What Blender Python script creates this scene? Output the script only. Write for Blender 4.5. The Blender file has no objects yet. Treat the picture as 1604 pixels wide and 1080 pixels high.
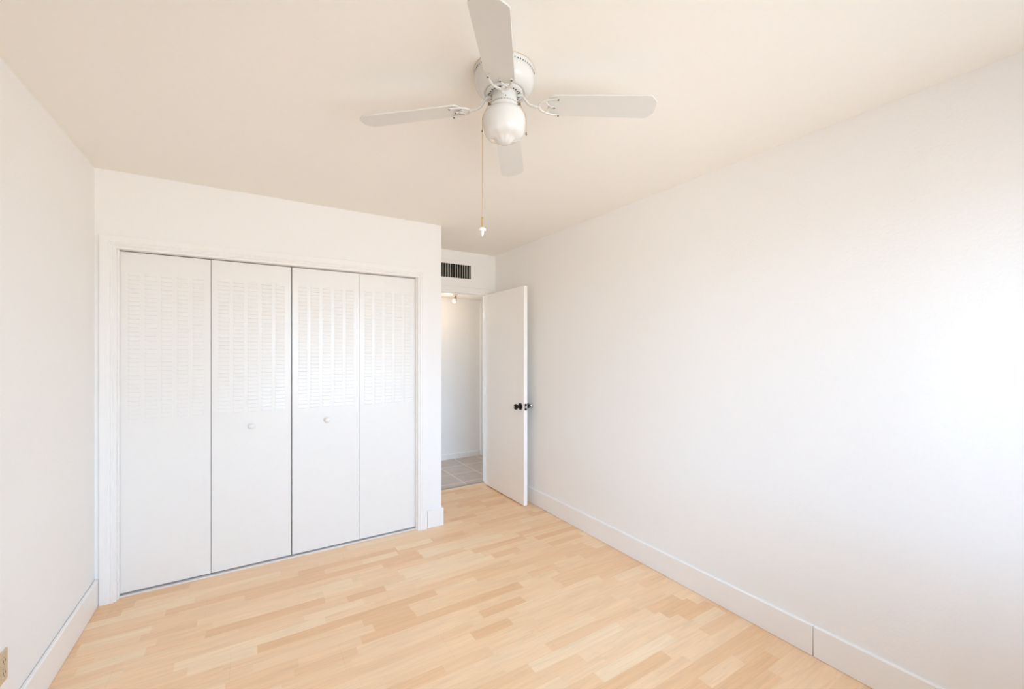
import bpy, bmesh, math
from mathutils import Vector, Matrix, Euler

PI = math.pi
SC = bpy.context.scene
COL = SC.collection

# ------------------------------------------------------------------ camera
cam_data = bpy.data.cameras.new('camera')
cam_data.sensor_fit = 'HORIZONTAL'
cam_data.sensor_width = 36.0
cam_data.lens = 655.0 / 1604.0 * 36.0
cam_data.shift_y = 10.0 / 1604.0
cam_data.clip_start = 0.02
cam = bpy.data.objects.new('camera', cam_data)
COL.objects.link(cam)
cam.location = (0.0, 0.0, 1.42)
cam.rotation_euler = (PI / 2, 0, -math.radians(31.9))
SC.camera = cam

# ------------------------------------------------------------------ exposure
SC.view_settings.view_transform = 'Standard'
SC.view_settings.look = 'None'
SC.view_settings.exposure = 0.13
SC.view_settings.gamma = 1.0
SC.view_settings.use_curve_mapping = False
SC.cycles.use_denoising = True
SC.cycles.max_bounces = 24
SC.cycles.diffuse_bounces = 20
SC.cycles.glossy_bounces = 6
SC.cycles.sample_clamp_indirect = 6.0

# ------------------------------------------------------------------ daylight (world) seen through the windows
W = bpy.data.worlds.new('daylight')
SC.world = W
W.use_nodes = True
nt = W.node_tree
nt.nodes.clear()
tc = nt.nodes.new('ShaderNodeTexCoord')
sp = nt.nodes.new('ShaderNodeSeparateXYZ')
mr = nt.nodes.new('ShaderNodeMapRange')
mr.inputs[1].default_value = -1
mr.inputs[2].default_value = 1
rp = nt.nodes.new('ShaderNodeValToRGB')
e = rp.color_ramp.elements
e[0].position = 0.0
e[0].color = (0.660, 0.689, 0.711, 1)
e[1].position = 1.0
e[1].color = (0.620, 0.989, 1.567, 1)
a1 = e.new(0.49); a1.color = (0.740, 0.791, 0.836, 1)
a2 = e.new(0.51); a2.color = (0.900, 1.260, 1.672, 1)
a3 = e.new(0.65); a3.color = (0.780, 1.163, 1.651, 1)
bg = nt.nodes.new('ShaderNodeBackground')
bg.inputs[1].default_value = 9.0
wo = nt.nodes.new('ShaderNodeOutputWorld')
nt.links.new(tc.outputs['Generated'], sp.inputs[0])
nt.links.new(sp.outputs[2], mr.inputs[0])
nt.links.new(mr.outputs[0], rp.inputs[0])
nt.links.new(rp.outputs[0], bg.inputs[0])
nt.links.new(bg.outputs[0], wo.inputs[0])

WIN = (0.15, 2.12, 0.70, 2.10)        # window in the back wall: x0, x1, z0, z1
RX0, RX1 = -0.742, 2.225               # room, left and right wall faces
YB, YC, YA = -0.62, 3.20, 3.92         # back wall, closet wall, doorway wall faces
YH0, YH1 = 4.04, 5.08                  # hall
ZC, ZH = 2.44, 2.11                    # ceilings of room and hall


def portal(name, loc, rot, sx, sz):
    ld = bpy.data.lights.new(name, 'AREA')
    ld.shape = 'RECTANGLE'
    ld.size = sx
    ld.size_y = sz
    ld.cycles.is_portal = True
    o = bpy.data.objects.new(name, ld)
    o.location = loc
    o.rotation_euler = rot
    COL.objects.link(o)
    return o


portal('window_daylight_portal', ((WIN[0] + WIN[1]) / 2, YB - 0.10, (WIN[2] + WIN[3]) / 2), (PI / 2, 0, 0),
       WIN[1] - WIN[0], WIN[3] - WIN[2])
portal('hall_fill_portal', (-0.72, YH0 + 0.345, 1.09), (0, -PI / 2, 0), 1.78, 0.59)  # guides sampling through the opening added to light the hall


# ------------------------------------------------------------------ materials
def mat(name, color, rough=0.5, metal=0.0, bump=0.0, bscale=200.0, spec=0.5, trans=0.0, coat=0.0):
    m = bpy.data.materials.new(name)
    m.use_nodes = True
    t = m.node_tree
    b = t.nodes['Principled BSDF']
    b.inputs['Base Color'].default_value = (*color, 1)
    b.inputs['Roughness'].default_value = rough
    b.inputs['Metallic'].default_value = metal
    b.inputs['Specular IOR Level'].default_value = spec
    b.inputs['Transmission Weight'].default_value = trans
    b.inputs['Coat Weight'].default_value = coat
    c = t.nodes.new('ShaderNodeTexCoord')
    n = t.nodes.new('ShaderNodeTexNoise')
    n.inputs['Scale'].default_value = bscale
    n.inputs['Detail'].default_value = 3
    t.links.new(c.outputs['Object'], n.inputs[0])
    # tiny tone variation so that no surface is dead flat
    mx = t.nodes.new('ShaderNodeMix')
    mx.data_type = 'RGBA'
    mx.inputs[6].default_value = (*[x * 0.985 for x in color], 1)
    mx.inputs[7].default_value = (*[min(1, x * 1.012) for x in color], 1)
    t.links.new(n.outputs[0], mx.inputs[0])
    t.links.new(mx.outputs[2], b.inputs['Base Color'])
    if bump > 0:
        bp = t.nodes.new('ShaderNodeBump')
        bp.inputs['Strength'].default_value = bump
        bp.inputs['Distance'].default_value = 0.002
        t.links.new(n.outputs[0], bp.inputs['Height'])
        t.links.new(bp.outputs[0], b.inputs['Normal'])
    return m


M = {}
M['wall'] = mat('white_wall_paint', (0.895, 0.885, 0.865), 0.75, bump=0.5, bscale=90, spec=0.15)
M['ceiling'] = mat('warm_white_ceiling_paint', (0.885, 0.858, 0.805), 0.8, bump=0.15, bscale=60, spec=0.2)
M['trim'] = mat('white_trim_enamel', (0.90, 0.885, 0.865), 0.35, bump=0.03, bscale=40)
M['panel'] = mat('white_metal_door_enamel', (0.862, 0.845, 0.812), 0.30, bump=0.02, bscale=30)
M['leaf'] = mat('white_flush_door_paint', (0.945, 0.925, 0.895), 0.4, bump=0.03, bscale=40)
M['fan'] = mat('white_fan_enamel', (0.69, 0.68, 0.65), 0.25, bscale=20)
M['blade'] = mat('white_blade_laminate', (0.685, 0.672, 0.63), 0.4, bscale=20)
M['opal'] = mat('opal_white_glass', (0.73, 0.715, 0.685), 0.16, bscale=10, spec=0.25)
M['brass'] = mat('polished_brass', (0.83, 0.60, 0.26), 0.25, 1.0)
M['chain'] = mat('brass_bead_chain', (0.72, 0.52, 0.28), 0.35, 0.8)
M['porcelain'] = mat('white_porcelain', (0.86, 0.845, 0.825), 0.15)
M['dark'] = mat('dark_gap', (0.02, 0.018, 0.016), 0.9)
M['bronze'] = mat('oil_rubbed_bronze', (0.028, 0.020, 0.016), 0.3, 0.7)
M['chrome'] = mat('polished_chrome', (0.80, 0.80, 0.80), 0.12, 1.0)
M['crystal'] = mat('clear_crystal', (0.95, 0.96, 0.95), 0.02, trans=0.85)
M['beige'] = mat('beige_plastic', (0.64, 0.50, 0.33), 0.35)
M['beige_dark'] = mat('darker_beige_plastic', (0.50, 0.37, 0.22), 0.4)
M['slat'] = mat('grille_slat_paint', (0.90, 0.87, 0.80), 0.45)
M['duct'] = mat('dark_duct_metal', (0.035, 0.026, 0.018), 0.8)
M['aluminium'] = mat('grey_aluminium', (0.42, 0.39, 0.35), 0.4, 0.6)
M['track'] = mat('white_track_metal', (0.80, 0.78, 0.76), 0.4)
M['nickel'] = mat('satin_nickel', (0.62, 0.56, 0.48), 0.3, 0.9)
M['screw'] = mat('worn_screw_head', (0.20, 0.16, 0.12), 0.5, 0.5)

# window pane: clear, mostly transparent, with a Fresnel sheen
pane_m = bpy.data.materials.new('clear_window_glass')
pane_m.use_nodes = True
t = pane_m.node_tree
t.nodes.clear()
tr = t.nodes.new('ShaderNodeBsdfTransparent')
gl = t.nodes.new('ShaderNodeBsdfGlossy')
gl.inputs['Roughness'].default_value = 0.02
fr = t.nodes.new('ShaderNodeFresnel')
fr.inputs[0].default_value = 1.45
mxs = t.nodes.new('ShaderNodeMixShader')
ou = t.nodes.new('ShaderNodeOutputMaterial')
t.links.new(fr.outputs[0], mxs.inputs[0])
t.links.new(tr.outputs[0], mxs.inputs[1])
t.links.new(gl.outputs[0], mxs.inputs[2])
t.links.new(mxs.outputs[0], ou.inputs[0])
M['pane'] = pane_m


def nmath(t, op, a=None, b=None, c=None):
    n = t.nodes.new('ShaderNodeMath')
    n.operation = op
    for i, v in enumerate((a, b, c)):
        if v is None:
            continue
        if isinstance(v, (int, float)):
            n.inputs[i].default_value = v
        else:
            t.links.new(v, n.inputs[i])
    return n.outputs[0]


def laminate():
    """Three-strip maple laminate: short staves of many lengths running along X."""
    m = bpy.data.materials.new('maple_strip_laminate')
    m.use_nodes = True
    t = m.node_tree
    b = t.nodes['Principled BSDF']
    c = t.nodes.new('ShaderNodeTexCoord')
    s = t.nodes.new('ShaderNodeSeparateXYZ')
    t.links.new(c.outputs['Object'], s.inputs[0])
    X, Y = s.outputs[0], s.outputs[1]
    SW = 0.0655
    yr = nmath(t, 'DIVIDE', Y, SW)
    row = nmath(t, 'FLOOR', yr)
    wn = t.nodes.new('ShaderNodeTexWhiteNoise'); wn.noise_dimensions = '1D'
    t.links.new(row, wn.inputs['W'])
    # stave length of the row and its shift
    ln = nmath(t, 'MULTIPLY_ADD', wn.outputs[0], 0.16, 0.30)
    wn2 = t.nodes.new('ShaderNodeTexWhiteNoise'); wn2.noise_dimensions = '1D'
    t.links.new(nmath(t, 'ADD', row, 71.3), wn2.inputs['W'])
    xs = nmath(t, 'ADD', X, nmath(t, 'MULTIPLY', wn2.outputs[0], 3.0))
    # wobble the joints so lengths vary inside a row
    xw = nmath(t, 'DIVIDE', xs, ln)
    wob = nmath(t, 'MULTIPLY', nmath(t, 'SINE', nmath(t, 'MULTIPLY', xw, 2.1)), 0.32)
    xi = nmath(t, 'ADD', xw, wob)
    idx = nmath(t, 'FLOOR', xi)
    cv = t.nodes.new('ShaderNodeCombineXYZ')
    t.links.new(idx, cv.inputs[0]); t.links.new(row, cv.inputs[1])
    w3 = t.nodes.new('ShaderNodeTexWhiteNoise'); w3.noise_dimensions = '2D'
    t.links.new(cv.outputs[0], w3.inputs[0])
    ramp = t.nodes.new('ShaderNodeValToRGB')
    el = ramp.color_ramp.elements
    el[0].position = 0.0; el[0].color = (0.815, 0.500, 0.268, 1)
    el[1].position = 1.0; el[1].color = (0.92, 0.690, 0.450, 1)
    q = el.new(0.22); q.color = (0.85, 0.550, 0.312, 1)
    q = el.new(0.38); q.color = (0.88, 0.598, 0.355, 1)
    q = el.new(0.80); q.color = (0.895, 0.625, 0.382, 1)
    t.links.new(w3.outputs[0], ramp.inputs[0])
    # grain: noise stretched along the stave, shifted per stave
    cg = t.nodes.new('ShaderNodeCombineXYZ')
    t.links.new(nmath(t, 'MULTIPLY', X, 3.0), cg.inputs[0])
    t.links.new(nmath(t, 'MULTIPLY', Y, 42.0), cg.inputs[1])
    t.links.new(nmath(t, 'MULTIPLY', w3.outputs[0], 37.0), cg.inputs[2])
    g = t.nodes.new('ShaderNodeTexNoise')
    g.inputs['Scale'].default_value = 1.0
    g.inputs['Detail'].default_value = 5
    g.inputs['Distortion'].default_value = 1.4
    t.links.new(cg.outputs[0], g.inputs[0])
    gr = t.nodes.new('ShaderNodeMapRange')
    gr.inputs[1].default_value = 0.3; gr.inputs[2].default_value = 0.75
    gr.inputs[3].default_value = 1.05; gr.inputs[4].default_value = 0.90
    t.links.new(g.outputs[0], gr.inputs[0])
    # knots / cathedral figure
    cg2 = t.nodes.new('ShaderNodeCombineXYZ')
    t.links.new(nmath(t, 'MULTIPLY', X, 6.0), cg2.inputs[0])
    t.links.new(nmath(t, 'MULTIPLY', Y, 20.0), cg2.inputs[1])
    t.links.new(nmath(t, 'MULTIPLY', w3.outputs[0], 91.0), cg2.inputs[2])
    g2 = t.nodes.new('ShaderNodeTexNoise')
    g2.inputs['Scale'].default_value = 1.0; g2.inputs['Detail'].default_value = 2
    g2.inputs['Distortion'].default_value = 2.5
    t.links.new(cg2.outputs[0], g2.inputs[0])
    band = nmath(t, 'FRACT', nmath(t, 'MULTIPLY', g2.outputs[0], 9.0))
    line = nmath(t, 'LESS_THAN', band, 0.10)
    msk = nmath(t, 'GREATER_THAN', g2.outputs[0], 0.62)
    fig = nmath(t, 'MULTIPLY_ADD', nmath(t, 'MULTIPLY', line, msk), -0.10, 1.0)
    # seams: between staves, faint; every third row and every 1.2 m a board joint
    fy = nmath(t, 'FRACT', yr)
    seam = nmath(t, 'LESS_THAN', fy, 0.018)
    r3 = nmath(t, 'FRACT', nmath(t, 'DIVIDE', nmath(t, 'ADD', row, 0.5), 3.0))
    first = nmath(t, 'LESS_THAN', r3, 0.33)
    bseam = nmath(t, 'MULTIPLY', seam, first)
    brow = nmath(t, 'FLOOR', nmath(t, 'DIVIDE', nmath(t, 'ADD', row, 0.1), 3.0))
    bx = nmath(t, 'FRACT', nmath(t, 'ADD', nmath(t, 'DIVIDE', X, 1.19), nmath(t, 'MULTIPLY', brow, 0.37)))
    bend = nmath(t, 'LESS_THAN', bx, 0.0012)
    sm = nmath(t, 'MAXIMUM', bseam, bend)
    smf = nmath(t, 'MULTIPLY_ADD', sm, -0.13, 1.0)
    f = nmath(t, 'MULTIPLY', nmath(t, 'MULTIPLY', gr.outputs[0], fig), smf)
    mul = t.nodes.new('ShaderNodeVectorMath'); mul.operation = 'SCALE'
    t.links.new(ramp.outputs[0], mul.inputs[0])
    t.links.new(f, mul.inputs['Scale'])
    t.links.new(mul.outputs[0], b.inputs['Base Color'])
    b.inputs['Roughness'].default_value = 0.28
    b.inputs['Specular IOR Level'].default_value = 0.45
    return m


def tiles():
    m = bpy.data.materials.new('taupe_ceramic_tile')
    m.use_nodes = True
    t = m.node_tree
    b = t.nodes['Principled BSDF']
    c = t.nodes.new('ShaderNodeTexCoord')
    mp = t.nodes.new('ShaderNodeMapping')
    mp.inputs['Location'].default_value = (-0.365, -0.02, 0)
    t.links.new(c.outputs['Object'], mp.inputs[0])
    br = t.nodes.new('ShaderNodeTexBrick')
    br.offset = 0.0
    br.squash = 1.0
    br.inputs['Scale'].default_value = 1.0
    br.inputs['Brick Width'].default_value = 0.315
    br.inputs['Row Height'].default_value = 0.315
    br.inputs['Mortar Size'].default_value = 0.006
    br.inputs['Color1'].default_value = (0.50, 0.41, 0.345, 1)
    br.inputs['Color2'].default_value = (0.55, 0.455, 0.385, 1)
    br.inputs['Mortar'].default_value = (0.74, 0.66, 0.58, 1)
    t.links.new(mp.outputs[0], br.inputs[0])
    n = t.nodes.new('ShaderNodeTexNoise')
    n.inputs['Scale'].default_value = 9
    n.inputs['Detail'].default_value = 6
    t.links.new(c.outputs['Object'], n.inputs[0])
    r = t.nodes.new('ShaderNodeMapRange')
    r.inputs[3].default_value = 0.85; r.inputs[4].default_value = 1.15
    t.links.new(n.outputs[0], r.inputs[0])
    mul = t.nodes.new('ShaderNodeVectorMath'); mul.operation = 'SCALE'
    t.links.new(br.outputs[0], mul.inputs[0])
    t.links.new(r.outputs[0], mul.inputs['Scale'])
    t.links.new(mul.outputs[0], b.inputs['Base Color'])
    b.inputs['Roughness'].default_value = 0.4
    return m


M['floor'] = laminate()
M['tile'] = tiles()


# ------------------------------------------------------------------ mesh helpers
def B():
    return bmesh.new()


def box(bm, x0, x1, y0, y1, z0, z1):
    vs = [bm.verts.new(p) for p in ((x0, y0, z0), (x1, y0, z0), (x1, y1, z0), (x0, y1, z0),
                                    (x0, y0, z1), (x1, y0, z1), (x1, y1, z1), (x0, y1, z1))]
    for f in ((0, 3, 2, 1), (4, 5, 6, 7), (0, 1, 5, 4), (1, 2, 6, 5), (2, 3, 7, 6), (3, 0, 4, 7)):
        bm.faces.new([vs[i] for i in f])
    return vs


def lathe(bm, prof, seg=48, mtx=None, wob=None):
    """Revolve (r, z) points about Z; wob(r, z, angle) may scale the radius."""
    mtx = mtx or Matrix()
    rings = []
    for r, z in prof:
        if r < 1e-6:
            rings.append([bm.verts.new(mtx @ Vector((0, 0, z)))])
        else:
            ring = []
            for i in range(seg):
                a = 2 * PI * i / seg
                rr = r * (wob(r, z, a) if wob else 1.0)
                ring.append(bm.verts.new(mtx @ Vector((rr * math.cos(a), rr * math.sin(a), z))))
            rings.append(ring)
    for A, Bn in zip(rings, rings[1:]):
        for i in range(seg):
            j = (i + 1) % seg
            if len(A) == 1 and len(Bn) == 1:
                continue
            if len(A) == 1:
                bm.faces.new((A[0], Bn[i], Bn[j]))
            elif len(Bn) == 1:
                bm.faces.new((A[i], Bn[0], A[j]))
            else:
                bm.faces.new((A[i], Bn[i], Bn[j], A[j]))


def smoothpath(pts, n=6):
    """Catmull-Rom through (x, y, z, r) points."""
    P = [Vector(p[:3]) for p in pts]
    R = [p[3] for p in pts]
    out = []
    for i in range(len(P) - 1):
        p0 = P[max(i - 1, 0)]; p1 = P[i]; p2 = P[i + 1]; p3 = P[min(i + 2, len(P) - 1)]
        for k in range(n):
            u = k / n
            v = 0.5 * ((2 * p1) + (p2 - p0) * u + (2 * p0 - 5 * p1 + 4 * p2 - p3) * u * u + (3 * p1 - p0 - 3 * p2 + p3) * u ** 3)
            out.append((v, R[i] * (1 - u) + R[i + 1] * u))
    out.append((P[-1], R[-1]))
    return out


def tube(bm, pts, seg=10, n=6, flat=1.0):
    path = smoothpath(pts, n)
    rings = []
    prev = None
    for i, (p, r) in enumerate(path):
        a = path[max(i - 1, 0)][0]; b = path[min(i + 1, len(path) - 1)][0]
        d = (b - a).normalized()
        up = Vector((0, 0, 1)) if abs(d.z) < 0.95 else (prev or Vector((1, 0, 0)))
        s = d.cross(up).normalized()
        u = s.cross(d).normalized()
        prev = u
        rings.append([bm.verts.new(p + (s * math.cos(2 * PI * k / seg) + u * flat * math.sin(2 * PI * k / seg)) * r) for k in range(seg)])
    for A, Bn in zip(rings, rings[1:]):
        for i in range(seg):
            j = (i + 1) % seg
            bm.faces.new((A[i], A[j], Bn[j], Bn[i]))
    bm.faces.new(list(reversed(rings[0])))
    bm.faces.new(rings[-1])


def prism(bm, pts, axis, a0, a1):
    """Extrude a closed 2-D outline along an axis ('x': pts are (y,z), 'y': (x,z), 'z': (x,y))."""
    def mk(p, a):
        return {'x': (a, p[0], p[1]), 'y': (p[0], a, p[1]), 'z': (p[0], p[1], a)}[axis]
    A = [bm.verts.new(mk(p, a0)) for p in pts]
    C = [bm.verts.new(mk(p, a1)) for p in pts]
    n = len(pts)
    bm.faces.new(A)
    bm.faces.new(list(reversed(C)))
    for i in range(n):
        j = (i + 1) % n
        bm.faces.new((A[j], A[i], C[i], C[j]))


def slab(bm, us, ws, d0, d1, solid, axis):
    """Wall slab from a grid of cells (us x ws) with holes; only outer faces are made."""
    cache = {}

    def V(u, d, w):
        k = (round(u, 5), round(d, 5), round(w, 5))
        if k not in cache:
            p = {'y': (u, d, w), 'x': (d, u, w), 'z': (u, w, d)}[axis]
            cache[k] = bm.verts.new(p)
        return cache[k]
    nu, nw = len(us) - 1, len(ws) - 1

    def S(i, j):
        return 0 <= i < nu and 0 <= j < nw and solid((us[i] + us[i + 1]) / 2, (ws[j] + ws[j + 1]) / 2)
    for i in range(nu):
        for j in range(nw):
            if not S(i, j):
                continue
            u0, u1, w0, w1 = us[i], us[i + 1], ws[j], ws[j + 1]
            bm.faces.new((V(u0, d0, w0), V(u1, d0, w0), V(u1, d0, w1), V(u0, d0, w1)))
            bm.faces.new((V(u0, d1, w1), V(u1, d1, w1), V(u1, d1, w0), V(u0, d1, w0)))
            if not S(i - 1, j): bm.faces.new((V(u0, d0, w1), V(u0, d1, w1), V(u0, d1, w0), V(u0, d0, w0)))
            if not S(i + 1, j): bm.faces.new((V(u1, d0, w0), V(u1, d1, w0), V(u1, d1, w1), V(u1, d0, w1)))
            if not S(i, j - 1): bm.faces.new((V(u1, d0, w0), V(u0, d0, w0), V(u0, d1, w0), V(u1, d1, w0)))
            if not S(i, j + 1): bm.faces.new((V(u0, d0, w1), V(u1, d0, w1), V(u1, d1, w1), V(u0, d1, w1)))


def obj(name, bm, m, parent=None, smooth=False, bevel=0.0, loc=None, seg=2):
    bmesh.ops.recalc_face_normals(bm, faces=bm.faces)
    me = bpy.data.meshes.new(name)
    bm.to_mesh(me)
    bm.free()
    me.materials.append(m)
    o = bpy.data.objects.new(name, me)
    COL.objects.link(o)
    if smooth:
        for p in me.polygons:
            p.use_smooth = True
        me.set_sharp_from_angle(angle=math.radians(38))
    if bevel > 0:
        md = o.modifiers.new('edge', 'BEVEL')
        md.width = bevel
        md.segments = seg
        md.limit_method = 'ANGLE'
        md.angle_limit = math.radians(40)
    if parent:
        o.parent = parent
    if loc:
        o.location = loc
    return o


def tag(o, label, cat, group=None, kind=None):
    o['label'] = label
    o['category'] = cat
    if group: o['group'] = group
    if kind: o['kind'] = kind
    return o


def thing(name, label, cat, loc=(0, 0, 0), rz=0.0, kind=None):
    o = bpy.data.objects.new(name, None)
    COL.objects.link(o)
    o.location = loc
    o.rotation_euler = (0, 0, rz)
    o.empty_display_size = 0.1
    return tag(o, label, cat, None, kind)


def struct(name, bm, m, label, cat, **k):
    return tag(obj(name, bm, m, **k), label, cat, kind='structure')


# ------------------------------------------------------------------ shell
T = 0.12
b = B(); box(b, RX0 - T, RX1 + T, YB - T, 4.0, -0.12, 0.0)
struct('floor', b, M['floor'], 'pale maple strip laminate floor of the room', 'floor')
b = B(); box(b, -0.7, 3.6, 4.0, YH1 + T, -0.12, 0.0)
struct('floor_hall', b, M['tile'], 'taupe tiled hall floor seen through the doorway', 'floor')

b = B(); box(b, RX0 - T, RX1 + T, YB - T, YA + T, ZC, ZC + T)
struct('ceiling', b, M['ceiling'], 'warm off-white ceiling that carries the fan', 'ceiling')
b = B(); box(b, -0.7, 3.6, YH0, YH1 + T, ZH, ZH + T)
struct('ceiling_hall', b, M['ceiling'], 'low hall ceiling seen through the top of the doorway', 'ceiling')

b = B(); box(b, RX0 - T, RX0, YB - T, YA + T, 0, ZC)
struct('wall_left', b, M['wall'], 'off-white wall on the left with a beige outlet', 'wall')
b = B(); box(b, RX1, RX1 + T, YB - T, YA + T, 0, ZC)
struct('wall_right', b, M['wall'], 'long bright white textured wall on the right', 'wall')

# back wall with the window, behind the camera
b = B()
slab(b, [RX0, WIN[0], WIN[1], RX1], [0, WIN[2], WIN[3], ZC], YB - T, YB,
     lambda u, w: not (WIN[0] < u < WIN[1] and WIN[2] < w < WIN[3]), 'y')
struct('wall_back', b, M['wall'], 'white wall behind the camera that holds the window', 'wall')

# closet wall with its return into the alcove
CX0, CX1, CZ = -0.667, 1.132, 2.018        # closet opening
PX = 1.312                                 # outer corner of the pier
b = B()
slab(b, [RX0, CX0, CX1, PX], [0, CZ, ZC], YC, YC + 0.10, lambda u, w: not (CX0 < u < CX1 and w < CZ), 'y')
box(b, PX - 0.10, PX, YC + 0.10, YA, 0, ZC)
struct('wall_closet', b, M['wall'], 'white wall around the closet, ending in the corner beside the doorway', 'wall')
b = B(); box(b, RX0, PX - 0.10, YA - 0.02, YA + T, 0, ZC)
struct('wall_closet_back', b, M['wall'], 'wall at the back of the closet behind the folding doors', 'wall')

# doorway wall: door opening and vent opening
DX0, DX1, DZ = 1.345, 2.158, 2.035
VX0, VX1, VZ0, VZ1 = 1.485, 1.934, 2.163, 2.306
b = B()
slab(b, [PX - 0.10, DX0, VX0, VX1, DX1, RX1], [0, DZ, VZ0, VZ1, ZC], YA, YA + T,
     lambda u, w: not ((DX0 < u < DX1 and w < DZ) or (VX0 < u < VX1 and VZ0 < w < VZ1)), 'y')
struct('wall_doorway', b, M['wall'], 'wall above the open doorway with the air vent', 'wall')

# hall
b = B(); box(b, -0.7, 3.6, YH1, YH1 + T, 0, ZH)
struct('wall_hall', b, M['wall'], 'far hall wall seen through the doorway', 'wall')
b = B(); box(b, 3.6, 3.72, 3.92, YH1 + T, 0, ZH + T)
struct('wall_hall_end', b, M['wall'], 'wall that closes the hall on the right, out of sight', 'wall')
b = B(); box(b, RX1 + T, 3.6, 3.92, YH0, 0, ZH + T)
struct('wall_hall_near', b, M['wall'], 'near hall wall behind the right wall, out of sight', 'wall')
b = B()  # unseen hall end; its opening is added to let daylight in
slab(b, [YH0, YH0 + 0.05, YH0 + 0.64, YH1], [0, 0.20, 1.98, ZH], -0.7, -0.58,
     lambda u, w: not (YH0 + 0.05 < u < YH0 + 0.64 and 0.20 < w < 1.98), 'x')
struct('wall_hall_fill_opening', b, M['wall'], 'hall end wall on the left, out of sight, with a window opening added to light the hall', 'wall')


# ------------------------------------------------------------------ windows (behind the camera, and one added at the unseen hall end for light)
def window(name, label, x0, x1, z0, z1, yf, mtx=None):
    w = thing(name, label, 'window', kind='structure')
    b = B()
    f = 0.05
    slab(b, [x0, x0 + f, x1 - f, x1], [z0, z0 + f, z1 - f, z1], yf - 0.10, yf - 0.03,
         lambda u, v: not (x0 + f < u < x1 - f and z0 + f < v < z1 - f), 'y')
    obj('window_frame', b, M['trim'], w, bevel=0.003)
    xm = (x0 + x1) / 2
    b = B(); box(b, xm - 0.025, xm + 0.025, yf - 0.085, yf - 0.045, z0 + f, z1 - f)
    obj('mullion', b, M['trim'], w, bevel=0.003)
    b = B(); box(b, x0 + f, x1 - f, yf - 0.068, yf - 0.064, z0 + f, z1 - f)
    obj('pane', b, M['pane'], w)
    b = B(); box(b, x0 - 0.04, x1 + 0.04, yf, yf + 0.035, z0 - 0.025, z0)
    obj('window_sill', b, M['trim'], w, bevel=0.003)
    return w


window('window_1', 'wide white-framed window in the wall behind the camera', *WIN, YB)
w2 = window('hall_fill_window', 'white-framed window added at the unseen left end of the hall to light it', -0.295, 0.295, 0.20, 1.98, 0)  # added out of view so that daylight brightens the hall
w2.rotation_euler = (0, 0, -PI / 2)
w2.location = (-0.58, YH0 + 0.345, 0)

# ------------------------------------------------------------------ closet casing, jamb and track
# section of the casing: flat board outside, stepped moulding inside (d = distance from the outer edge, y = height off the wall)
CAS = [(0.0, 0.0), (0.0, 0.013), (0.003, 0.016), (0.038, 0.016), (0.041, 0.012), (0.046, 0.012), (0.050, 0.016), (0.057, 0.016), (0.060, 0.010), (0.060, 0.0)]


def casing(bm, x0, x1, ztop, yw, sec, legs=(True, True)):
    """Mitred casing round an opening; x0/x1/ztop are outer edges, yw the wall face (casing grows to -y)."""
    def sweep(path):
        rings = []
        for (px, pz, ix, iz) in path:
            rings.append([bm.verts.new((px + ix * d, yw - h, pz + iz * d)) for d, h in sec])
        n = len(sec)
        for A, C in zip(rings, rings[1:]):
            for i in range(n):
                j = (i + 1) % n
                bm.faces.new((A[i], A[j], C[j], C[i]))
        bm.faces.new(rings[0]); bm.faces.new(list(reversed(rings[-1])))
    p = []
    if legs[0]: p.append((x0, 0.0, 1, 0))
    p.append((x0, ztop, 1, -1) if legs[0] else (x0, ztop, 0, -1))
    p.append((x1, ztop, -1, -1) if legs[1] else (x1, ztop, 0, -1))
    if legs[1]: p.append((x1, 0.0, -1, 0))
    sweep(p)


b = B(); casing(b, -0.722, 1.188, 2.075, YC, CAS)
struct('trim_closet_casing', b, M['trim'], 'white stepped casing framing the closet opening', 'door trim')
JX0, JX1, JZ = -0.650, 1.113, 2.001
b = B()
for x0, x1 in ((CX0, JX0), (JX1, CX1)):
    box(b, x0, x1, YC - 0.010, YC + 0.10, 0, JZ)
box(b, CX0, CX1, YC - 0.010, YC + 0.10, JZ, CZ)
for x0, x1 in ((CX0 + 0.006, JX0 + 0.006), (JX1 - 0.006, CX1 - 0.006)):
    box(b, x0, x1, YC + 0.014, YC + 0.042, 0, JZ)
struct('trim_closet_jamb', b, M['trim'], 'white inner jamb lining the closet opening', 'door trim', bevel=0.0015)
b = B(); box(b, JX0, JX1, YC + 0.028, YC + 0.060, 0, 0.006)
box(b, JX0, JX1, YC + 0.026, YC + 0.030, 0, 0.009)
struct('trim_closet_track', b, M['track'], 'thin white floor track under the closet folding doors', 'door track')

# ------------------------------------------------------------------ closet bifold doors
DY = YC + 0.045            # front face of the panels
PZ0, PZ1 = 0.016, 1.9955
LZ0, PITCH, NS = 1.018, 0.0254, 34


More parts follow.
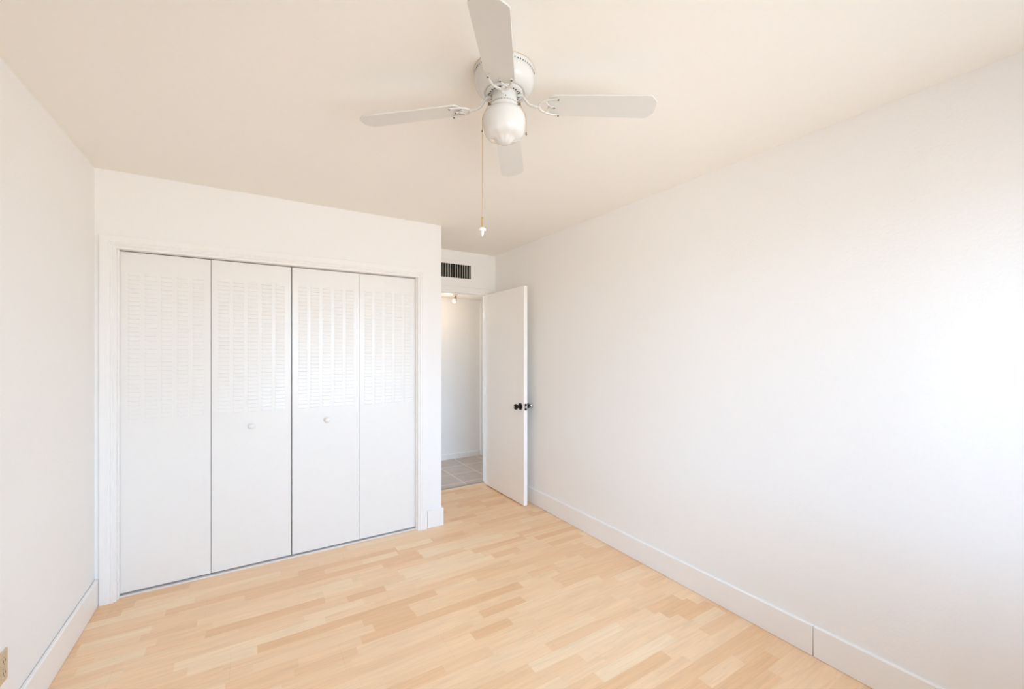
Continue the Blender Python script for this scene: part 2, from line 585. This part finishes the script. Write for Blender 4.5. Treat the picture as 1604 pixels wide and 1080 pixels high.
def bifold_panel(parent, x0, x1, knobx=None):
    """One steel leaf: folded edges, five columns of pressed half-louvres. Local x from the leaf's left edge."""
    w = x1 - x0
    b = B()
    # pressed face with louvre windows cut into the front skin
    ew = 0.036                                  # plain margin
    gap = 0.0185
    cw = (w - 2 * ew - 4 * gap) / 5
    cols = [(x0 + ew + i * (cw + gap), x0 + ew + i * (cw + gap) + cw) for i in range(5)]
    us = [x0]
    for c0, c1 in cols: us += [c0, c1]
    us.append(x1)
    zt = LZ0 + PITCH * NS
    ws = [PZ0, LZ0, zt, PZ1]

    def V(x, y, z): return b.verts.new((x, y, z))
    # front skin (with the five openings)
    for i in range(len(us) - 1):
        incol = i % 2 == 1
        for j in range(3):
            if incol and j == 1: continue
            b.faces.new((V(us[i], DY, ws[j]), V(us[i + 1], DY, ws[j]), V(us[i + 1], DY, ws[j + 1]), V(us[i], DY, ws[j + 1])))
    # sides, top, bottom and back
    yb = DY + 0.028
    for x in (x0, x1):
        b.faces.new((V(x, DY, PZ0), V(x, yb, PZ0), V(x, yb, PZ1), V(x, DY, PZ1)))
    for z in (PZ0, PZ1):
        b.faces.new((V(x0, DY, z), V(x1, DY, z), V(x1, yb, z), V(x0, yb, z)))
    b.faces.new((V(x0, yb, PZ0), V(x1, yb, PZ0), V(x1, yb, PZ1), V(x0, yb, PZ1)))
    # louvres: each blade is flush at its top, stands proud at its lower lip and turns back under
    lip, ins = 0.0019, 0.0014
    for c0, c1 in cols:
        m = 0.004
        for k in range(NS):
            za = LZ0 + k * PITCH
            zb = za + PITCH
            pts = [(zb, 0.0), (zb - 0.003, 0.0), (za + 0.0065, -lip), (za + 0.0045, -lip), (za + 0.003, ins), (za, 0.0)]
            pts = [(z, DY + y) for z, y in pts]
            L = [V(c0 + (m if 0 < i < 5 else 0), y, z) for i, (z, y) in enumerate(pts)]
            R = [V(c1 - (m if 0 < i < 5 else 0), y, z) for i, (z, y) in enumerate(pts)]
            for i in range(5):
                b.faces.new((L[i + 1], R[i + 1], R[i], L[i]))
            # end cheeks
            la = V(c0, DY, za); lb = V(c0, DY, zb); ra = V(c1, DY, za); rb = V(c1, DY, zb)
            b.faces.new([lb] + L[1:5] + [la])
            b.faces.new([rb] + R[1:5] + [ra])
    bmesh.ops.remove_doubles(b, verts=b.verts, dist=1e-5)
    p = obj('door_panel', b, M['panel'], parent)
    if knobx is not None:
        k = B()
        mt = Matrix.Translation((knobx, DY, 0.928)) @ Matrix.Rotation(PI / 2, 4, 'X')
        lathe(k, [(0.0, -0.001), (0.024, -0.001), (0.025, 0.002), (0.020, 0.004), (0.010, 0.006), (0.009, 0.014), (0.014, 0.018),
                  (0.0185, 0.024), (0.0185, 0.029), (0.014, 0.034), (0.007, 0.0365), (0, 0.037)], 32, mt)
        obj('knob', k, M['porcelain'], p, smooth=True)
    return p


d1 = thing('door_1', 'left pair of white louvred folding closet doors, knob on its right panel', 'closet door',
           (JX0 + 0.003, DY, PZ0), kind='structure')
d2 = thing('door_2', 'right pair of white louvred folding closet doors, knob on its left panel', 'closet door',
           (JX1 - 0.003, DY, PZ0), kind='structure')
for root, leaves in ((d1, ((-0.6475, -0.219, None), (-0.216, 0.2305, 0.003))), (d2, ((0.2365, 0.6785, 0.459), (0.6805, 1.1115, None)))):
    for x0, x1, kx in leaves:
        p = bifold_panel(root, x0, x1, kx)
        p.location = -root.location
    # hinge knuckles between the two leaves
    xm = leaves[0][1] + 0.001
# closet interior: a clothes rail that nobody sees is left out; the space behind stays dark

# ------------------------------------------------------------------ baseboards
BH = 0.142


def board(name, label, pts, axis, a0, a1, end=None):
    b = B(); prism(b, pts, axis, a0, a1)
    return struct(name, b, M['trim'], label, 'baseboard', bevel=0.0012)


def rprof(x, s, gap=0.0, h=BH, th=0.014, g0=0.0):
    # profile against a wall face x, board growing in direction s
    return [(x + s * g0, 0.0015), (x + s * (g0 + th), 0.0015), (x + s * (gap + th), h - 0.004), (x + s * (gap + th - 0.004), h), (x + s * gap, h)]


# right wall: two boards with an open joint that widens towards the floor
b = B()
prism(b, rprof(RX1, -1), 'y', 0.910, YA)
o = struct('baseboard_right', b, M['trim'], 'far length of white baseboard on the right wall, up to its joint', 'baseboard', bevel=0.0012)
for v in o.data.vertices:
    if v.co.y < 1.0 and v.co.z < 0.02: v.co.y += 0.003
b = B()
prism(b, rprof(RX1, -1), 'y', YB, 0.9085)
o = struct('baseboard_right', b, M['trim'], 'near length of white baseboard on the right wall, in the bottom right', 'baseboard', bevel=0.0012)
for v in o.data.vertices:
    if v.co.y > 0.8 and v.co.z < 0.02: v.co.y -= 0.001
# left wall: the board stands off the wall at the far end
b = B()
prism(b, rprof(RX0, 1, h=0.150), 'y', YB, YC - 0.001)
o = struct('baseboard_left', b, M['trim'], 'white baseboard standing slightly off the left wall', 'baseboard', bevel=0.0012)
for v in o.data.vertices:
    if v.co.y > 3.0: v.co.x += 0.004
# pier at the end of the closet wall, wrapping the corner
b = B()
x0, x1, th = 1.193, PX, 0.015
prism(b, [(x0, YC), (x0, YC - th), (x1 + th, YC - th), (x1 + th, YA), (x1, YA), (x1, YC)], 'z', 0.001, BH)
struct('baseboard_closet', b, M['trim'], 'short white baseboard wrapping the corner right of the closet', 'baseboard', bevel=0.003)
b = B(); prism(b, [(YH1, 0.001), (YH1 - 0.012, 0.001), (YH1 - 0.012, 0.062), (YH1 - 0.007, 0.07), (YH1, 0.07)], 'x', -0.58, 2.62)
struct('baseboard_hall', b, M['trim'], 'low white baseboard along the far hall wall', 'baseboard')
b = B(); prism(b, [(YA, 0.001), (YA - 0.014, 0.001), (YA - 0.014, BH), (YA, BH)], 'x', 2.2075, RX1 - 0.0145)
struct('baseboard_doorway', b, M['trim'], 'stub of baseboard in the corner behind the open door', 'baseboard')

# ------------------------------------------------------------------ doorway trim, threshold, hall trim
SEC = [(0.0, 0.0), (0.0, 0.008), (0.004, 0.011), (0.030, 0.015), (0.040, 0.016), (0.046, 0.012), (0.050, 0.0)]
b = B()
# header and right leg only: the left leg sits hidden behind the pier
rings = casing(b, PX + 0.001, 2.207, 2.078, YA, SEC, (False, True))
struct('trim_doorway_casing', b, M['trim'], 'white casing over and beside the open doorway', 'door trim')
b = B()
JD = 0.018
box(b, DX0, DX0 + JD, YA - 0.006, YH0 + 0.006, 0, DZ - JD)
box(b, DX1 - JD, DX1, YA - 0.006, YH0 + 0.006, 0, DZ - JD)
box(b, DX0, DX1, YA - 0.006, YH0 + 0.006, DZ - JD, DZ)
box(b, DX0 + JD, DX0 + JD + 0.010, YA + 0.040, YA + 0.075, 0, DZ - JD - 0.01)
box(b, DX1 - JD - 0.010, DX1 - JD, YA + 0.040, YA + 0.075, 0, DZ - JD - 0.01)
box(b, DX0 + JD, DX1 - JD, YA + 0.040, YA + 0.075, DZ - JD - 0.010, DZ - JD)
struct('trim_doorway_jamb', b, M['trim'], 'white door jamb with stop lining the open doorway', 'door trim', bevel=0.001)
b = B(); prism(b, [(3.992, 0.0005), (3.998, 0.006), (4.026, 0.006), (4.034, 0.0005)], 'x', DX0 + JD, DX1 - JD)
struct('trim_threshold', b, M['aluminium'], 'thin grey metal threshold strip in the doorway', 'threshold')
# casing of another hall door on the far wall
b = B()
HSEC = [(0.0, 0.0), (0.0, 0.010), (0.010, 0.016), (0.050, 0.018), (0.056, 0.014), (0.056, 0.0)]
casing(b, 2.646, 3.50, 2.078, YH1, HSEC)
struct('trim_hall_casing', b, M['trim'], 'white casing strip at the right end of the hall wall', 'door trim')
b = B(); box(b, 2.702, 3.444, YH1 - 0.008, YH1 + 0.002, 0.01, 2.022)
struct('door_4', b, M['leaf'], 'closed hall door beyond the casing, mostly hidden', 'door')

# ------------------------------------------------------------------ entry door, open against the room
LX, LT = 2.100, 0.036
d3 = thing('door_3', 'plain white flush door standing open beside the right wall', 'door', (LX, 3.912, 0.008), kind='structure')


def rel(root, bm):
    bmesh.ops.translate(bm, verts=bm.verts, vec=-Vector(root.location))
    return bm


b = B(); box(b, LX, LX + LT, 3.166, 3.912, 0.010, 2.012)
leaf = obj('door_leaf', rel(d3, b), M['leaf'], d3, bevel=0.0015)
KY, KZ = 3.228, 0.908


def knob_side(sgn, crystal):
    face = LX if sgn < 0 else LX + LT
    mt = Matrix.Translation((face, KY, KZ)) @ Matrix.Rotation(sgn * PI / 2, 4, 'Y')
    b = B()
    if not crystal:
        lathe(b, [(0, -0.002), (0.031, -0.002), (0.033, 0.002), (0.030, 0.007), (0.024, 0.010), (0.014, 0.013), (0.010, 0.020),
                  (0.010, 0.028), (0.018, 0.033), (0.025, 0.040), (0.027, 0.049), (0.024, 0.058), (0.015, 0.064), (0.006, 0.066), (0, 0.066)], 40, mt)
        k = obj('door_knob', rel(d3, b), M['bronze'], d3, smooth=True)
        k['label'] = 'dark bronze knob on the room side'
        b = B(); lathe(b, [(0, 0.064), (0.006, 0.0665), (0.005, 0.068), (0, 0.068)], 20, mt)
        obj('key_cylinder', rel(d3, b), M['chrome'], k, smooth=True)
    else:
        lathe(b, [(0, -0.002), (0.031, -0.002), (0.033, 0.002), (0.033, 0.030), (0.030, 0.040), (0.020, 0.056), (0.013, 0.068), (0.011, 0.072), (0, 0.072)], 40, mt)
        k = obj('knob_rose', rel(d3, b), M['bronze'], d3, smooth=True)
        k['label'] = 'dark cone-shaped rose behind the crystal knob'
        b = B(); lathe(b, [(0, 0.074), (0.012, 0.074), (0.016, 0.080), (0.026, 0.088), (0.028, 0.100), (0.023, 0.113), (0.012, 0.119), (0, 0.119)], 10, mt)
        c = obj('crystal_knob', rel(d3, b), M['crystal'], k)
        b = B(); lathe(b, [(0, 0.070), (0.016, 0.070), (0.018, 0.075), (0.014, 0.0785), (0, 0.0785)], 24, mt)
        obj('knob_collar', rel(d3, b), M['chrome'], k, smooth=True)


knob_side(-1, False)
knob_side(1, True)
b = B(); box(b, LX + 0.006, LX + LT - 0.006, 3.1645, 3.168, KZ - 0.030, KZ + 0.030)
pl = obj('latch_plate', rel(d3, b), M['bronze'], d3, bevel=0.001)
b = B(); prism(b, [(LX + 0.010, 3.166), (LX + 0.012, 3.156), (LX + 0.024, 3.160), (LX + 0.026, 3.166)], 'z', KZ - 0.011, KZ + 0.011)
obj('latch_bolt', rel(d3, b), M['chrome'], pl)
for hz_ in (0.25, 1.0, 1.78):
    b = B()
    mt = Matrix.Translation((LX - 0.001, 3.9135, hz_ - 0.045))
    lathe(b, [(0, 0), (0.005, 0), (0.005, 0.09), (0, 0.09)], 16, mt)
    obj('hinge', rel(d3, b), M['trim'], d3, smooth=True)

# ------------------------------------------------------------------ air vent above the doorway
v = thing('air_vent', 'white wall vent grille with vertical slats above the doorway', 'air vent', ((VX0 + VX1) / 2, YA, VZ0))
b = B()
fx0, fx1, fz0, fz1 = VX0 - 0.035, VX1 + 0.038, VZ0 - 0.024, VZ1 + 0.036
slab(b, [fx0, VX0 + 0.002, VX1 - 0.002, fx1], [fz0, VZ0 + 0.002, VZ1 - 0.002, fz1], YA - 0.006, YA - 0.0005,
     lambda u, w: not (VX0 < u < VX1 and VZ0 < w < VZ1), 'y')
fr_ = obj('vent_frame', rel(v, b), M['trim'], v, bevel=0.002)
b = B()
slab(b, [VX0 + 0.001, VX0 + 0.003, VX1 - 0.003, VX1 - 0.001], [VZ0 + 0.001, VZ0 + 0.003, VZ1 - 0.003, VZ1 - 0.001], YA + 0.0005, YA + 0.112,
     lambda u, w: not (VX0 + 0.003 < u < VX1 - 0.003 and VZ0 + 0.003 < w < VZ1 - 0.003), 'y')
box(b, VX0 + 0.001, VX1 - 0.001, YA + 0.112, YA + 0.114, VZ0 + 0.001, VZ1 - 0.001)
obj('duct', rel(v, b), M['duct'], v)
n = 17
import random
random.seed(4)
for i in range(n):
    x = VX0 + 0.012 + (VX1 - VX0 - 0.024) * i / (n - 1)
    a = math.radians(random.choice((4, 10, 16, 24, 34)))
    b = B()
    box(b, -0.0012, 0.0012, -0.010, 0.010, VZ0 + 0.003, VZ1 - 0.003)
    bmesh.ops.rotate(b, verts=b.verts, cent=(0, 0, 0), matrix=Matrix.Rotation(-a, 3, 'Z'))
    bmesh.ops.translate(b, verts=b.verts, vec=(x, YA + 0.009, 0))
    obj('slat', rel(v, b), M['slat'], v)
for sx in (fx0 + 0.015, fx1 - 0.015):
    b = B()
    lathe(b, [(0, 0), (0.004, 0), (0.003, 0.0015), (0, 0.002)], 12, Matrix.Translation((sx, YA - 0.006, (VZ0 + VZ1) / 2)) @ Matrix.Rotation(PI / 2, 4, 'X'))
    obj('screw', rel(v, b), M['trim'], v, smooth=True)

# ------------------------------------------------------------------ hall spotlight
s = thing('spotlight', 'small metal spotlight hanging from the hall ceiling', 'spotlight', (2.10, 4.68, ZH))
b = B(); lathe(b, [(0, 0), (0.028, 0), (0.030, -0.006), (0.026, -0.012), (0, -0.012)], 32)
obj('canopy', b, M['nickel'], s, smooth=True)
b = B(); tube(b, [(0, 0, -0.010, 0.005), (0, 0, -0.022, 0.005), (0.001, -0.002, -0.040, 0.005)], 10)
obj('stem', b, M['nickel'], s, smooth=True)
mt = Matrix.Translation((0.002, -0.004, -0.040)) @ Euler((math.radians(-14), math.radians(34), math.radians(20))).to_matrix().to_4x4() @ Matrix.Scale(1.35, 4)
b = B(); lathe(b, [(0, 0.012), (0.010, 0.010), (0.014, 0.0), (0.015, -0.018), (0.019, -0.026), (0.020, -0.030), (0.016, -0.030), (0.012, -0.02), (0, -0.02)], 32, mt)
obj('lamp_head', b, M['nickel'], s, smooth=True)
b = B(); lathe(b, [(0, -0.024), (0.012, -0.026), (0.019, -0.034), (0.0205, -0.044), (0.017, -0.054), (0.008, -0.060), (0, -0.061)], 32, mt)
obj('bulb', b, M['porcelain'], s, smooth=True)
hl = bpy.data.lights.new('hall_lamp_light', 'POINT')
hl.energy = 2.4
hl.color = (1.0, 0.72, 0.46)
hl.shadow_soft_size = 0.03
hlo = bpy.data.objects.new('hall_lamp_light', hl)
COL.objects.link(hlo)
hlo.location = (2.00, 4.64, ZH - 0.22)

# ------------------------------------------------------------------ power outlet on the left wall
oy0, oy1, oz0, oz1 = 2.140, 2.211, 0.258, 0.368
po = thing('power_outlet', 'beige duplex power outlet low on the left wall', 'power outlet', (RX0, (oy0 + oy1) / 2, (oz0 + oz1) / 2))
b = B(); box(b, RX0, RX0 + 0.006, oy0, oy1, oz0, oz1)
obj('cover_plate', rel(po, b), M['beige'], po, bevel=0.003)
for zc in (oz0 + 0.034, oz1 - 0.034):
    b = B()
    ym = (oy0 + oy1) / 2
    pts = []
    for k in range(24):
        a = 2 * PI * k / 24
        pts.append((ym + max(-0.0165, min(0.0165, 0.0172 * math.cos(a) * 1.15)), zc + 0.0145 * math.sin(a)))
    prism(b, pts, 'x', RX0 + 0.006, RX0 + 0.009)
    r_ = obj('receptacle', rel(po, b), M['beige'], po)
    b = B()
    for dy in (-0.0065, 0.0065):
        box(b, RX0 + 0.0085, RX0 + 0.0093, ym + dy - 0.0012, ym + dy + 0.0012, zc - 0.001, zc + 0.008)
    box(b, RX0 + 0.0085, RX0 + 0.0093, ym - 0.002, ym + 0.002, zc - 0.010, zc - 0.006)
    obj('slots', rel(po, b), M['dark'], r_)
b = B()
lathe(b, [(0, 0), (0.0035, 0), (0.003, 0.001), (0, 0.0015)], 16, Matrix.Translation((RX0 + 0.006, (oy0 + oy1) / 2, (oz0 + oz1) / 2)) @ Matrix.Rotation(PI / 2, 4, 'Y'))
obj('screw', rel(po, b), M['chrome'], po, smooth=True)

# ------------------------------------------------------------------ ceiling fan
FX, FY = 0.783, 1.311
fan = thing('ceiling_fan', 'white four-blade ceiling fan with opal globe light and pull chains', 'ceiling fan', (FX, FY, ZC))
# motor housing (z measured down from the ceiling)
b = B()
lathe(b, [(0, 0), (0.1095, 0), (0.1105, -0.002), (0.1105, -0.004), (0.1085, -0.0055), (0.1085, -0.023), (0.1095, -0.025), (0.1095, -0.034),
          (0.1085, -0.046), (0.105, -0.058), (0.098, -0.068), (0.088, -0.0755), (0.078, -0.079), (0.0745, -0.080), (0.0735, -0.077), (0, -0.070)], 96)
hs = obj('motor_housing', b, M['fan'], fan, smooth=True)
b = B(); lathe(b, [(0.1106, -0.0002), (0.1112, -0.0006), (0.1112, -0.0016), (0.1106, -0.002)], 96)
obj('brass_rim', b, M['chain'], hs, smooth=True)
# ring of cooling slots in the band
b = B()
NSL = 64
for i in range(NSL):
    a = 2 * PI * i / NSL
    q = B()
    bmesh.ops.create_cube(q, size=1.0)
    bmesh.ops.scale(q, vec=(0.0008, 0.0030, 0.0055), verts=q.verts)
    bmesh.ops.translate(q, vec=(0.1085, 0, -0.0165), verts=q.verts)
    bmesh.ops.rotate(q, cent=(0, 0, 0), matrix=Matrix.Rotation(a, 3, 'Z'), verts=q.verts)
    tmp = bpy.data.meshes.new('t'); q.to_mesh(tmp); q.free(); b.from_mesh(tmp); bpy.data.meshes.remove(tmp)
so = obj('cooling_slots', b, M['dark'], hs)
for i in range(4):
    a = math.radians(-125 + 90 * i)
    b = B()
    lathe(b, [(0, 0), (0.0034, 0), (0.0028, 0.0018), (0, 0.0024)], 14,
          Matrix.Rotation(a, 4, 'Z') @ Matrix.Translation((0.1084, 0, -0.0095)) @ Matrix.Rotation(PI / 2, 4, 'Y'))
    obj('screw', b, M['screw'], hs, smooth=True)
# rotor plate under the housing
b = B(); lathe(b, [(0, -0.074), (0.066, -0.074), (0.0675, -0.077), (0.0675, -0.083), (0.064, -0.0855), (0.050, -0.0865), (0.045, -0.0845), (0, -0.0845)], 72)
rot = obj('rotor_plate', b, M['fan'], fan, smooth=True)
b = B()
for i in range(28):
    a = 2 * PI * (i + 0.5) / 28
    q = B()
    bmesh.ops.create_cube(q, size=1.0)
    bmesh.ops.scale(q, vec=(0.0055, 0.0030, 0.0012), verts=q.verts)
    bmesh.ops.translate(q, vec=(0.0535, 0, -0.0868), verts=q.verts)
    bmesh.ops.rotate(q, cent=(0, 0, 0), matrix=Matrix.Rotation(a, 3, 'Z'), verts=q.verts)
    tmp = bpy.data.meshes.new('t'); q.to_mesh(tmp); q.free(); b.from_mesh(tmp); bpy.data.meshes.remove(tmp)
obj('rotor_slots', b, M['dark'], rot)
# light fitter
b = B(); lathe(b, [(0, -0.084), (0.0445, -0.084), (0.0465, -0.087), (0.0465, -0.120), (0.0490, -0.123), (0.0500, -0.127), (0.0545, -0.131), (0.0550, -0.142), (0.0535, -0.143), (0.052, -0.133), (0, -0.128)], 72)
fit = obj('light_fitter', b, M['fan'], fan, smooth=True)
b = B()
for i in range(30):
    a = 2 * PI * i / 30
    mt = Matrix.Rotation(a, 4, 'Z') @ Matrix.Translation((0.0496, 0, -0.1262)) @ Matrix.Rotation(math.radians(100), 4, 'Y')
    lathe(b, [(0, 0.0002), (0.0015, 0.0002), (0.0015, 0.001), (0, 0.001)], 8, mt)
obj('perforations', b, M['screw'], fit)
CAMA = math.atan2(-FY, -FX)               # direction towards the viewer's side of the room
for dz in (-0.092, -0.114):
    b = B()
    lathe(b, [(0, 0), (0.0026, 0), (0.002, 0.0014), (0, 0.0018)], 12,
          Matrix.Rotation(CAMA + 0.1, 4, 'Z') @ Matrix.Translation((0.0464, 0, dz)) @ Matrix.Rotation(PI / 2, 4, 'Y'))
    obj('screw', b, M['screw'], fit, smooth=True)
for da in (-1.05, 1.05, PI):
    b = B()
    mt = Matrix.Rotation(CAMA + da, 4, 'Z') @ Matrix.Translation((0.0545, 0, -0.137)) @ Matrix.Rotation(PI / 2, 4, 'Y')
    lathe(b, [(0, 0), (0.0018, 0), (0.0018, 0.006), (0.0042, 0.006), (0.0042, 0.011), (0, 0.012)], 12, mt)
    obj('thumb_screw', b, M['screw'], fit, smooth=True)

# opal globe with a lobed foot
def lobe(r, z, a):
    if z > -0.226: return 1.0
    k = min(1.0, (-0.226 - z) / 0.016)
    return 1.0 + 0.030 * k * math.cos(10 * a)


b = B()
lathe(b, [(0.050, -0.128), (0.0505, -0.136), (0.053, -0.1415), (0.062, -0.147), (0.0715, -0.156), (0.0765, -0.168), (0.0780, -0.182), (0.0778, -0.196),
          (0.0760, -0.209), (0.0735, -0.221), (0.0690, -0.231), (0.0620, -0.2385), (0.0520, -0.243), (0.0420, -0.2450), (0.035, -0.2480), (0.029, -0.2550), (0.022, -0.2605), (0.011, -0.2635), (0, -0.264)], 96, wob=lobe)
obj('globe_shade', b, M['opal'], fan, smooth=True)

# blades and brackets
PITCHA = math.radians(-10)
ZB = -0.120                                # blade plane extrapolated to the hub; it droops outwards
DROOP = 0.068


def blade_mesh():
    b = B()
    r0, r1 = 0.158, 0.537
    w0, w1 = 0.049, 0.054
    pts = [(r0 + 0.012, -w0 + 0.006), (r0 + 0.022, -w0)]
    pts += [(r1 - 0.028, -w1), (r1 - 0.021, -w1 + 0.002), (r1 - 0.003, -w1 + 0.024), (r1, -w1 + 0.031)]
    pts += [(x, -y) for x, y in reversed(pts)]
    # root: gently hollow
    pts += [(r0 + 0.004, w0 - 0.016), (r0, 0.012), (r0, -0.012), (r0 + 0.004, -w0 + 0.016)]
    prism(b, pts, 'z', -0.0025, 0.0025)
    bmesh.ops.rotate(b, verts=b.verts, cent=(0, 0, 0), matrix=Matrix.Rotation(PITCHA, 3, 'X'))
    for v in b.verts:
        v.co.z += ZB - DROOP * v.co.x
    return b


def tilt(x, y, dz=0.0):
    return (x, y * math.cos(PITCHA), ZB - DROOP * x + y * math.sin(PITCHA) + dz)


def bracket_mesh():
    b = B()
    u = -0.0068
    # foot on the rotor plate, curved neck, then a wishbone under the blade
    tube(b, [(0.048, 0, -0.0895, 0.0062), (0.060, 0, -0.0905, 0.0070), (0.070, 0, -0.097, 0.0062), (0.079, 0, -0.112, 0.0056), (0.091, 0, -0.126, 0.0056),
             (0.110, 0, -0.134, 0.0054), (0.128, 0, -0.136, 0.0056)], 12, 6, 0.75)
    for s_ in (-1, 1):
        P = [(0.126, 0.0), (0.132, s_ * 0.016), (0.146, s_ * 0.027), (0.164, s_ * 0.034), (0.182, s_ * 0.0375), (0.196, s_ * 0.0385)]
        R = [0.0052, 0.0050, 0.0046, 0.0044, 0.0044, 0.0052]
        tube(b, [(*tilt(x, y, u), r) for (x, y), r in zip(P, R)], 10, 5, 0.7)
    # inner Y web
    for s_ in (-1, 1):
        P = [(0.148, s_ * 0.028), (0.156, s_ * 0.014), (0.170, 0.0)]
        tube(b, [(*tilt(x, y, u), 0.0032) for x, y in P], 8, 4, 0.8)
    tube(b, [(*tilt(0.166, 0, u), 0.0036), (*tilt(0.174, 0, u), 0.0048), (*tilt(0.182, 0, u), 0.0050)], 10, 3, 0.7)
    return b


blade0 = bracket0 = None
screw_me = None
for i in range(4):
    ang = math.radians(-37.0 + 90 * i + (0, 1.5, 0, 1.8)[i])
    dr = math.radians((0.0, -0.4, 0.2, 2.0)[i])
    if i == 0:
        bl = obj('blade', blade_mesh(), M['blade'], fan, bevel=0.0012)
        br_ = obj('blade_bracket', bracket_mesh(), M['fan'], fan, smooth=True)
        q = B(); lathe(q, [(0, 0.0012), (0.0034, 0.0012), (0.0030, -0.001), (0, -0.0018)], 14)
        sc_ = obj('screw', q, M['screw'], br_, smooth=True)
        screw_me = sc_.data
        blade0, bracket0 = bl, br_
    else:
        bl = blade0.copy(); br_ = bracket0.copy()
        COL.objects.link(bl); COL.objects.link(br_)
        bl.parent = fan; br_.parent = fan
    bl.rotation_euler = (0, dr, ang)
    br_.rotation_euler = (0, dr, ang)
    spots = [tilt(0.196, -0.0385, -0.0110), tilt(0.196, 0.0385, -0.0110), tilt(0.181, 0, -0.0108), (0.057, -0.0115, -0.0872), (0.057, 0.0115, -0.0872)]
    for k, p in enumerate(spots):
        if i == 0 and k == 0:
            sc_.location = p
            continue
        c = bpy.data.objects.new('screw', screw_me)
        COL.objects.link(c)
        c.parent = br_
        c.location = p

# chain outlets and pull chains
F = Vector((math.sin(math.radians(31.9)), math.cos(math.radians(31.9)), 0))
R_ = Vector((F.y, -F.x, 0))


def fp(lat, dep, z): return tuple(R_ * lat + F * dep) [:2] + (z,)


for sgn in (-1, 1):
    a = math.atan2(*(R_ * sgn).yx)
    b = B()
    mt = Matrix.Rotation(a, 4, 'Z') @ Matrix.Translation((0.045, 0, -0.118)) @ Matrix.Rotation(PI / 2, 4, 'Y')
    lathe(b, [(0, 0), (0.0065, 0), (0.0065, 0.004), (0.0045, 0.005), (0.0045, 0.009), (0.0062, 0.010), (0.0062, 0.015), (0, 0.0155)], 18, mt)
    obj('chain_outlet', b, M['brass'], fan, smooth=True)


def beads(bm, pts, r=0.00105):
    tube(bm, [(*p, r) for p in pts], 6, 5)
    P = smoothpath([(*p, r) for p in pts], 30)
    step = 0.0045; acc = 0.0
    for (a, _), (c, _) in zip(P, P[1:]):
        acc += (c - a).length
        if acc >= step:
            acc = 0.0
            q = B(); bmesh.ops.create_icosphere(q, subdivisions=1, radius=r * 1.45)
            bmesh.ops.translate(q, vec=c, verts=q.verts)
            tmp = bpy.data.meshes.new('t'); q.to_mesh(tmp); q.free(); bm.from_mesh(tmp); bpy.data.meshes.remove(tmp)


L0 = -0.0825
b = B()
beads(b, [fp(-0.0585, 0, -0.120), fp(-0.066, 0, -0.138), fp(-0.076, 0, -0.156), fp(-0.0802, 0, -0.172), fp(-0.0805, 0, -0.190), fp(-0.0805, 0, -0.24), fp(-0.0805, 0, -0.34), fp(-0.0805, 0, -0.44), fp(-0.0805, 0, -0.533)])
ch = obj('pull_chain', b, M['chain'], fan, smooth=True)
ch['label'] = 'long brass pull chain with white porcelain finial'
px, py, _ = fp(-0.0805, 0, 0)
b = B(); lathe(b, [(0, -0.2145), (0.0024, -0.2155), (0.0032, -0.218), (0.0024, -0.2205), (0, -0.2215)], 14, Matrix.Translation((px, py, 0)))
obj('chain_coupling', b, M['screw'], ch, smooth=True)
b = B(); lathe(b, [(0, -0.530), (0.0030, -0.531), (0.0042, -0.536), (0.0034, -0.542), (0.0032, -0.558), (0.0046, -0.566), (0.0050, -0.569), (0, -0.569)], 20, Matrix.Translation((px, py, 0)))
obj('chain_ferrule', b, M['brass'], ch, smooth=True)
b = B(); lathe(b, [(0, -0.567), (0.006, -0.568), (0.0115, -0.572), (0.0138, -0.577), (0.0125, -0.581), (0.007, -0.5835), (0.0052, -0.586), (0.0062, -0.590), (0.0052, -0.5945), (0.0030, -0.598), (0.0034, -0.601), (0, -0.604)], 28, Matrix.Translation((px, py, 0)))
fn = obj('chain_finial', b, M['porcelain'], ch, smooth=True)
b = B()
beads(b, [fp(0.0585, 0, -0.120), fp(0.066, 0, -0.138), fp(0.076, 0, -0.156), fp(0.0798, 0, -0.172), fp(0.0800, 0, -0.190), fp(0.0800, 0, -0.205), fp(0.0800, 0, -0.225)])
ch = obj('pull_chain', b, M['chain'], fan, smooth=True)
ch['label'] = 'short brass pull chain hanging beside the globe'
px, py, _ = fp(0.0800, 0, 0)
b = B(); lathe(b, [(0, -0.2215), (0.0018, -0.222), (0.0028, -0.228), (0.0024, -0.232), (0, -0.233)], 14, Matrix.Translation((px, py, 0)))
obj('chain_coupling', b, M['screw'], ch, smooth=True)
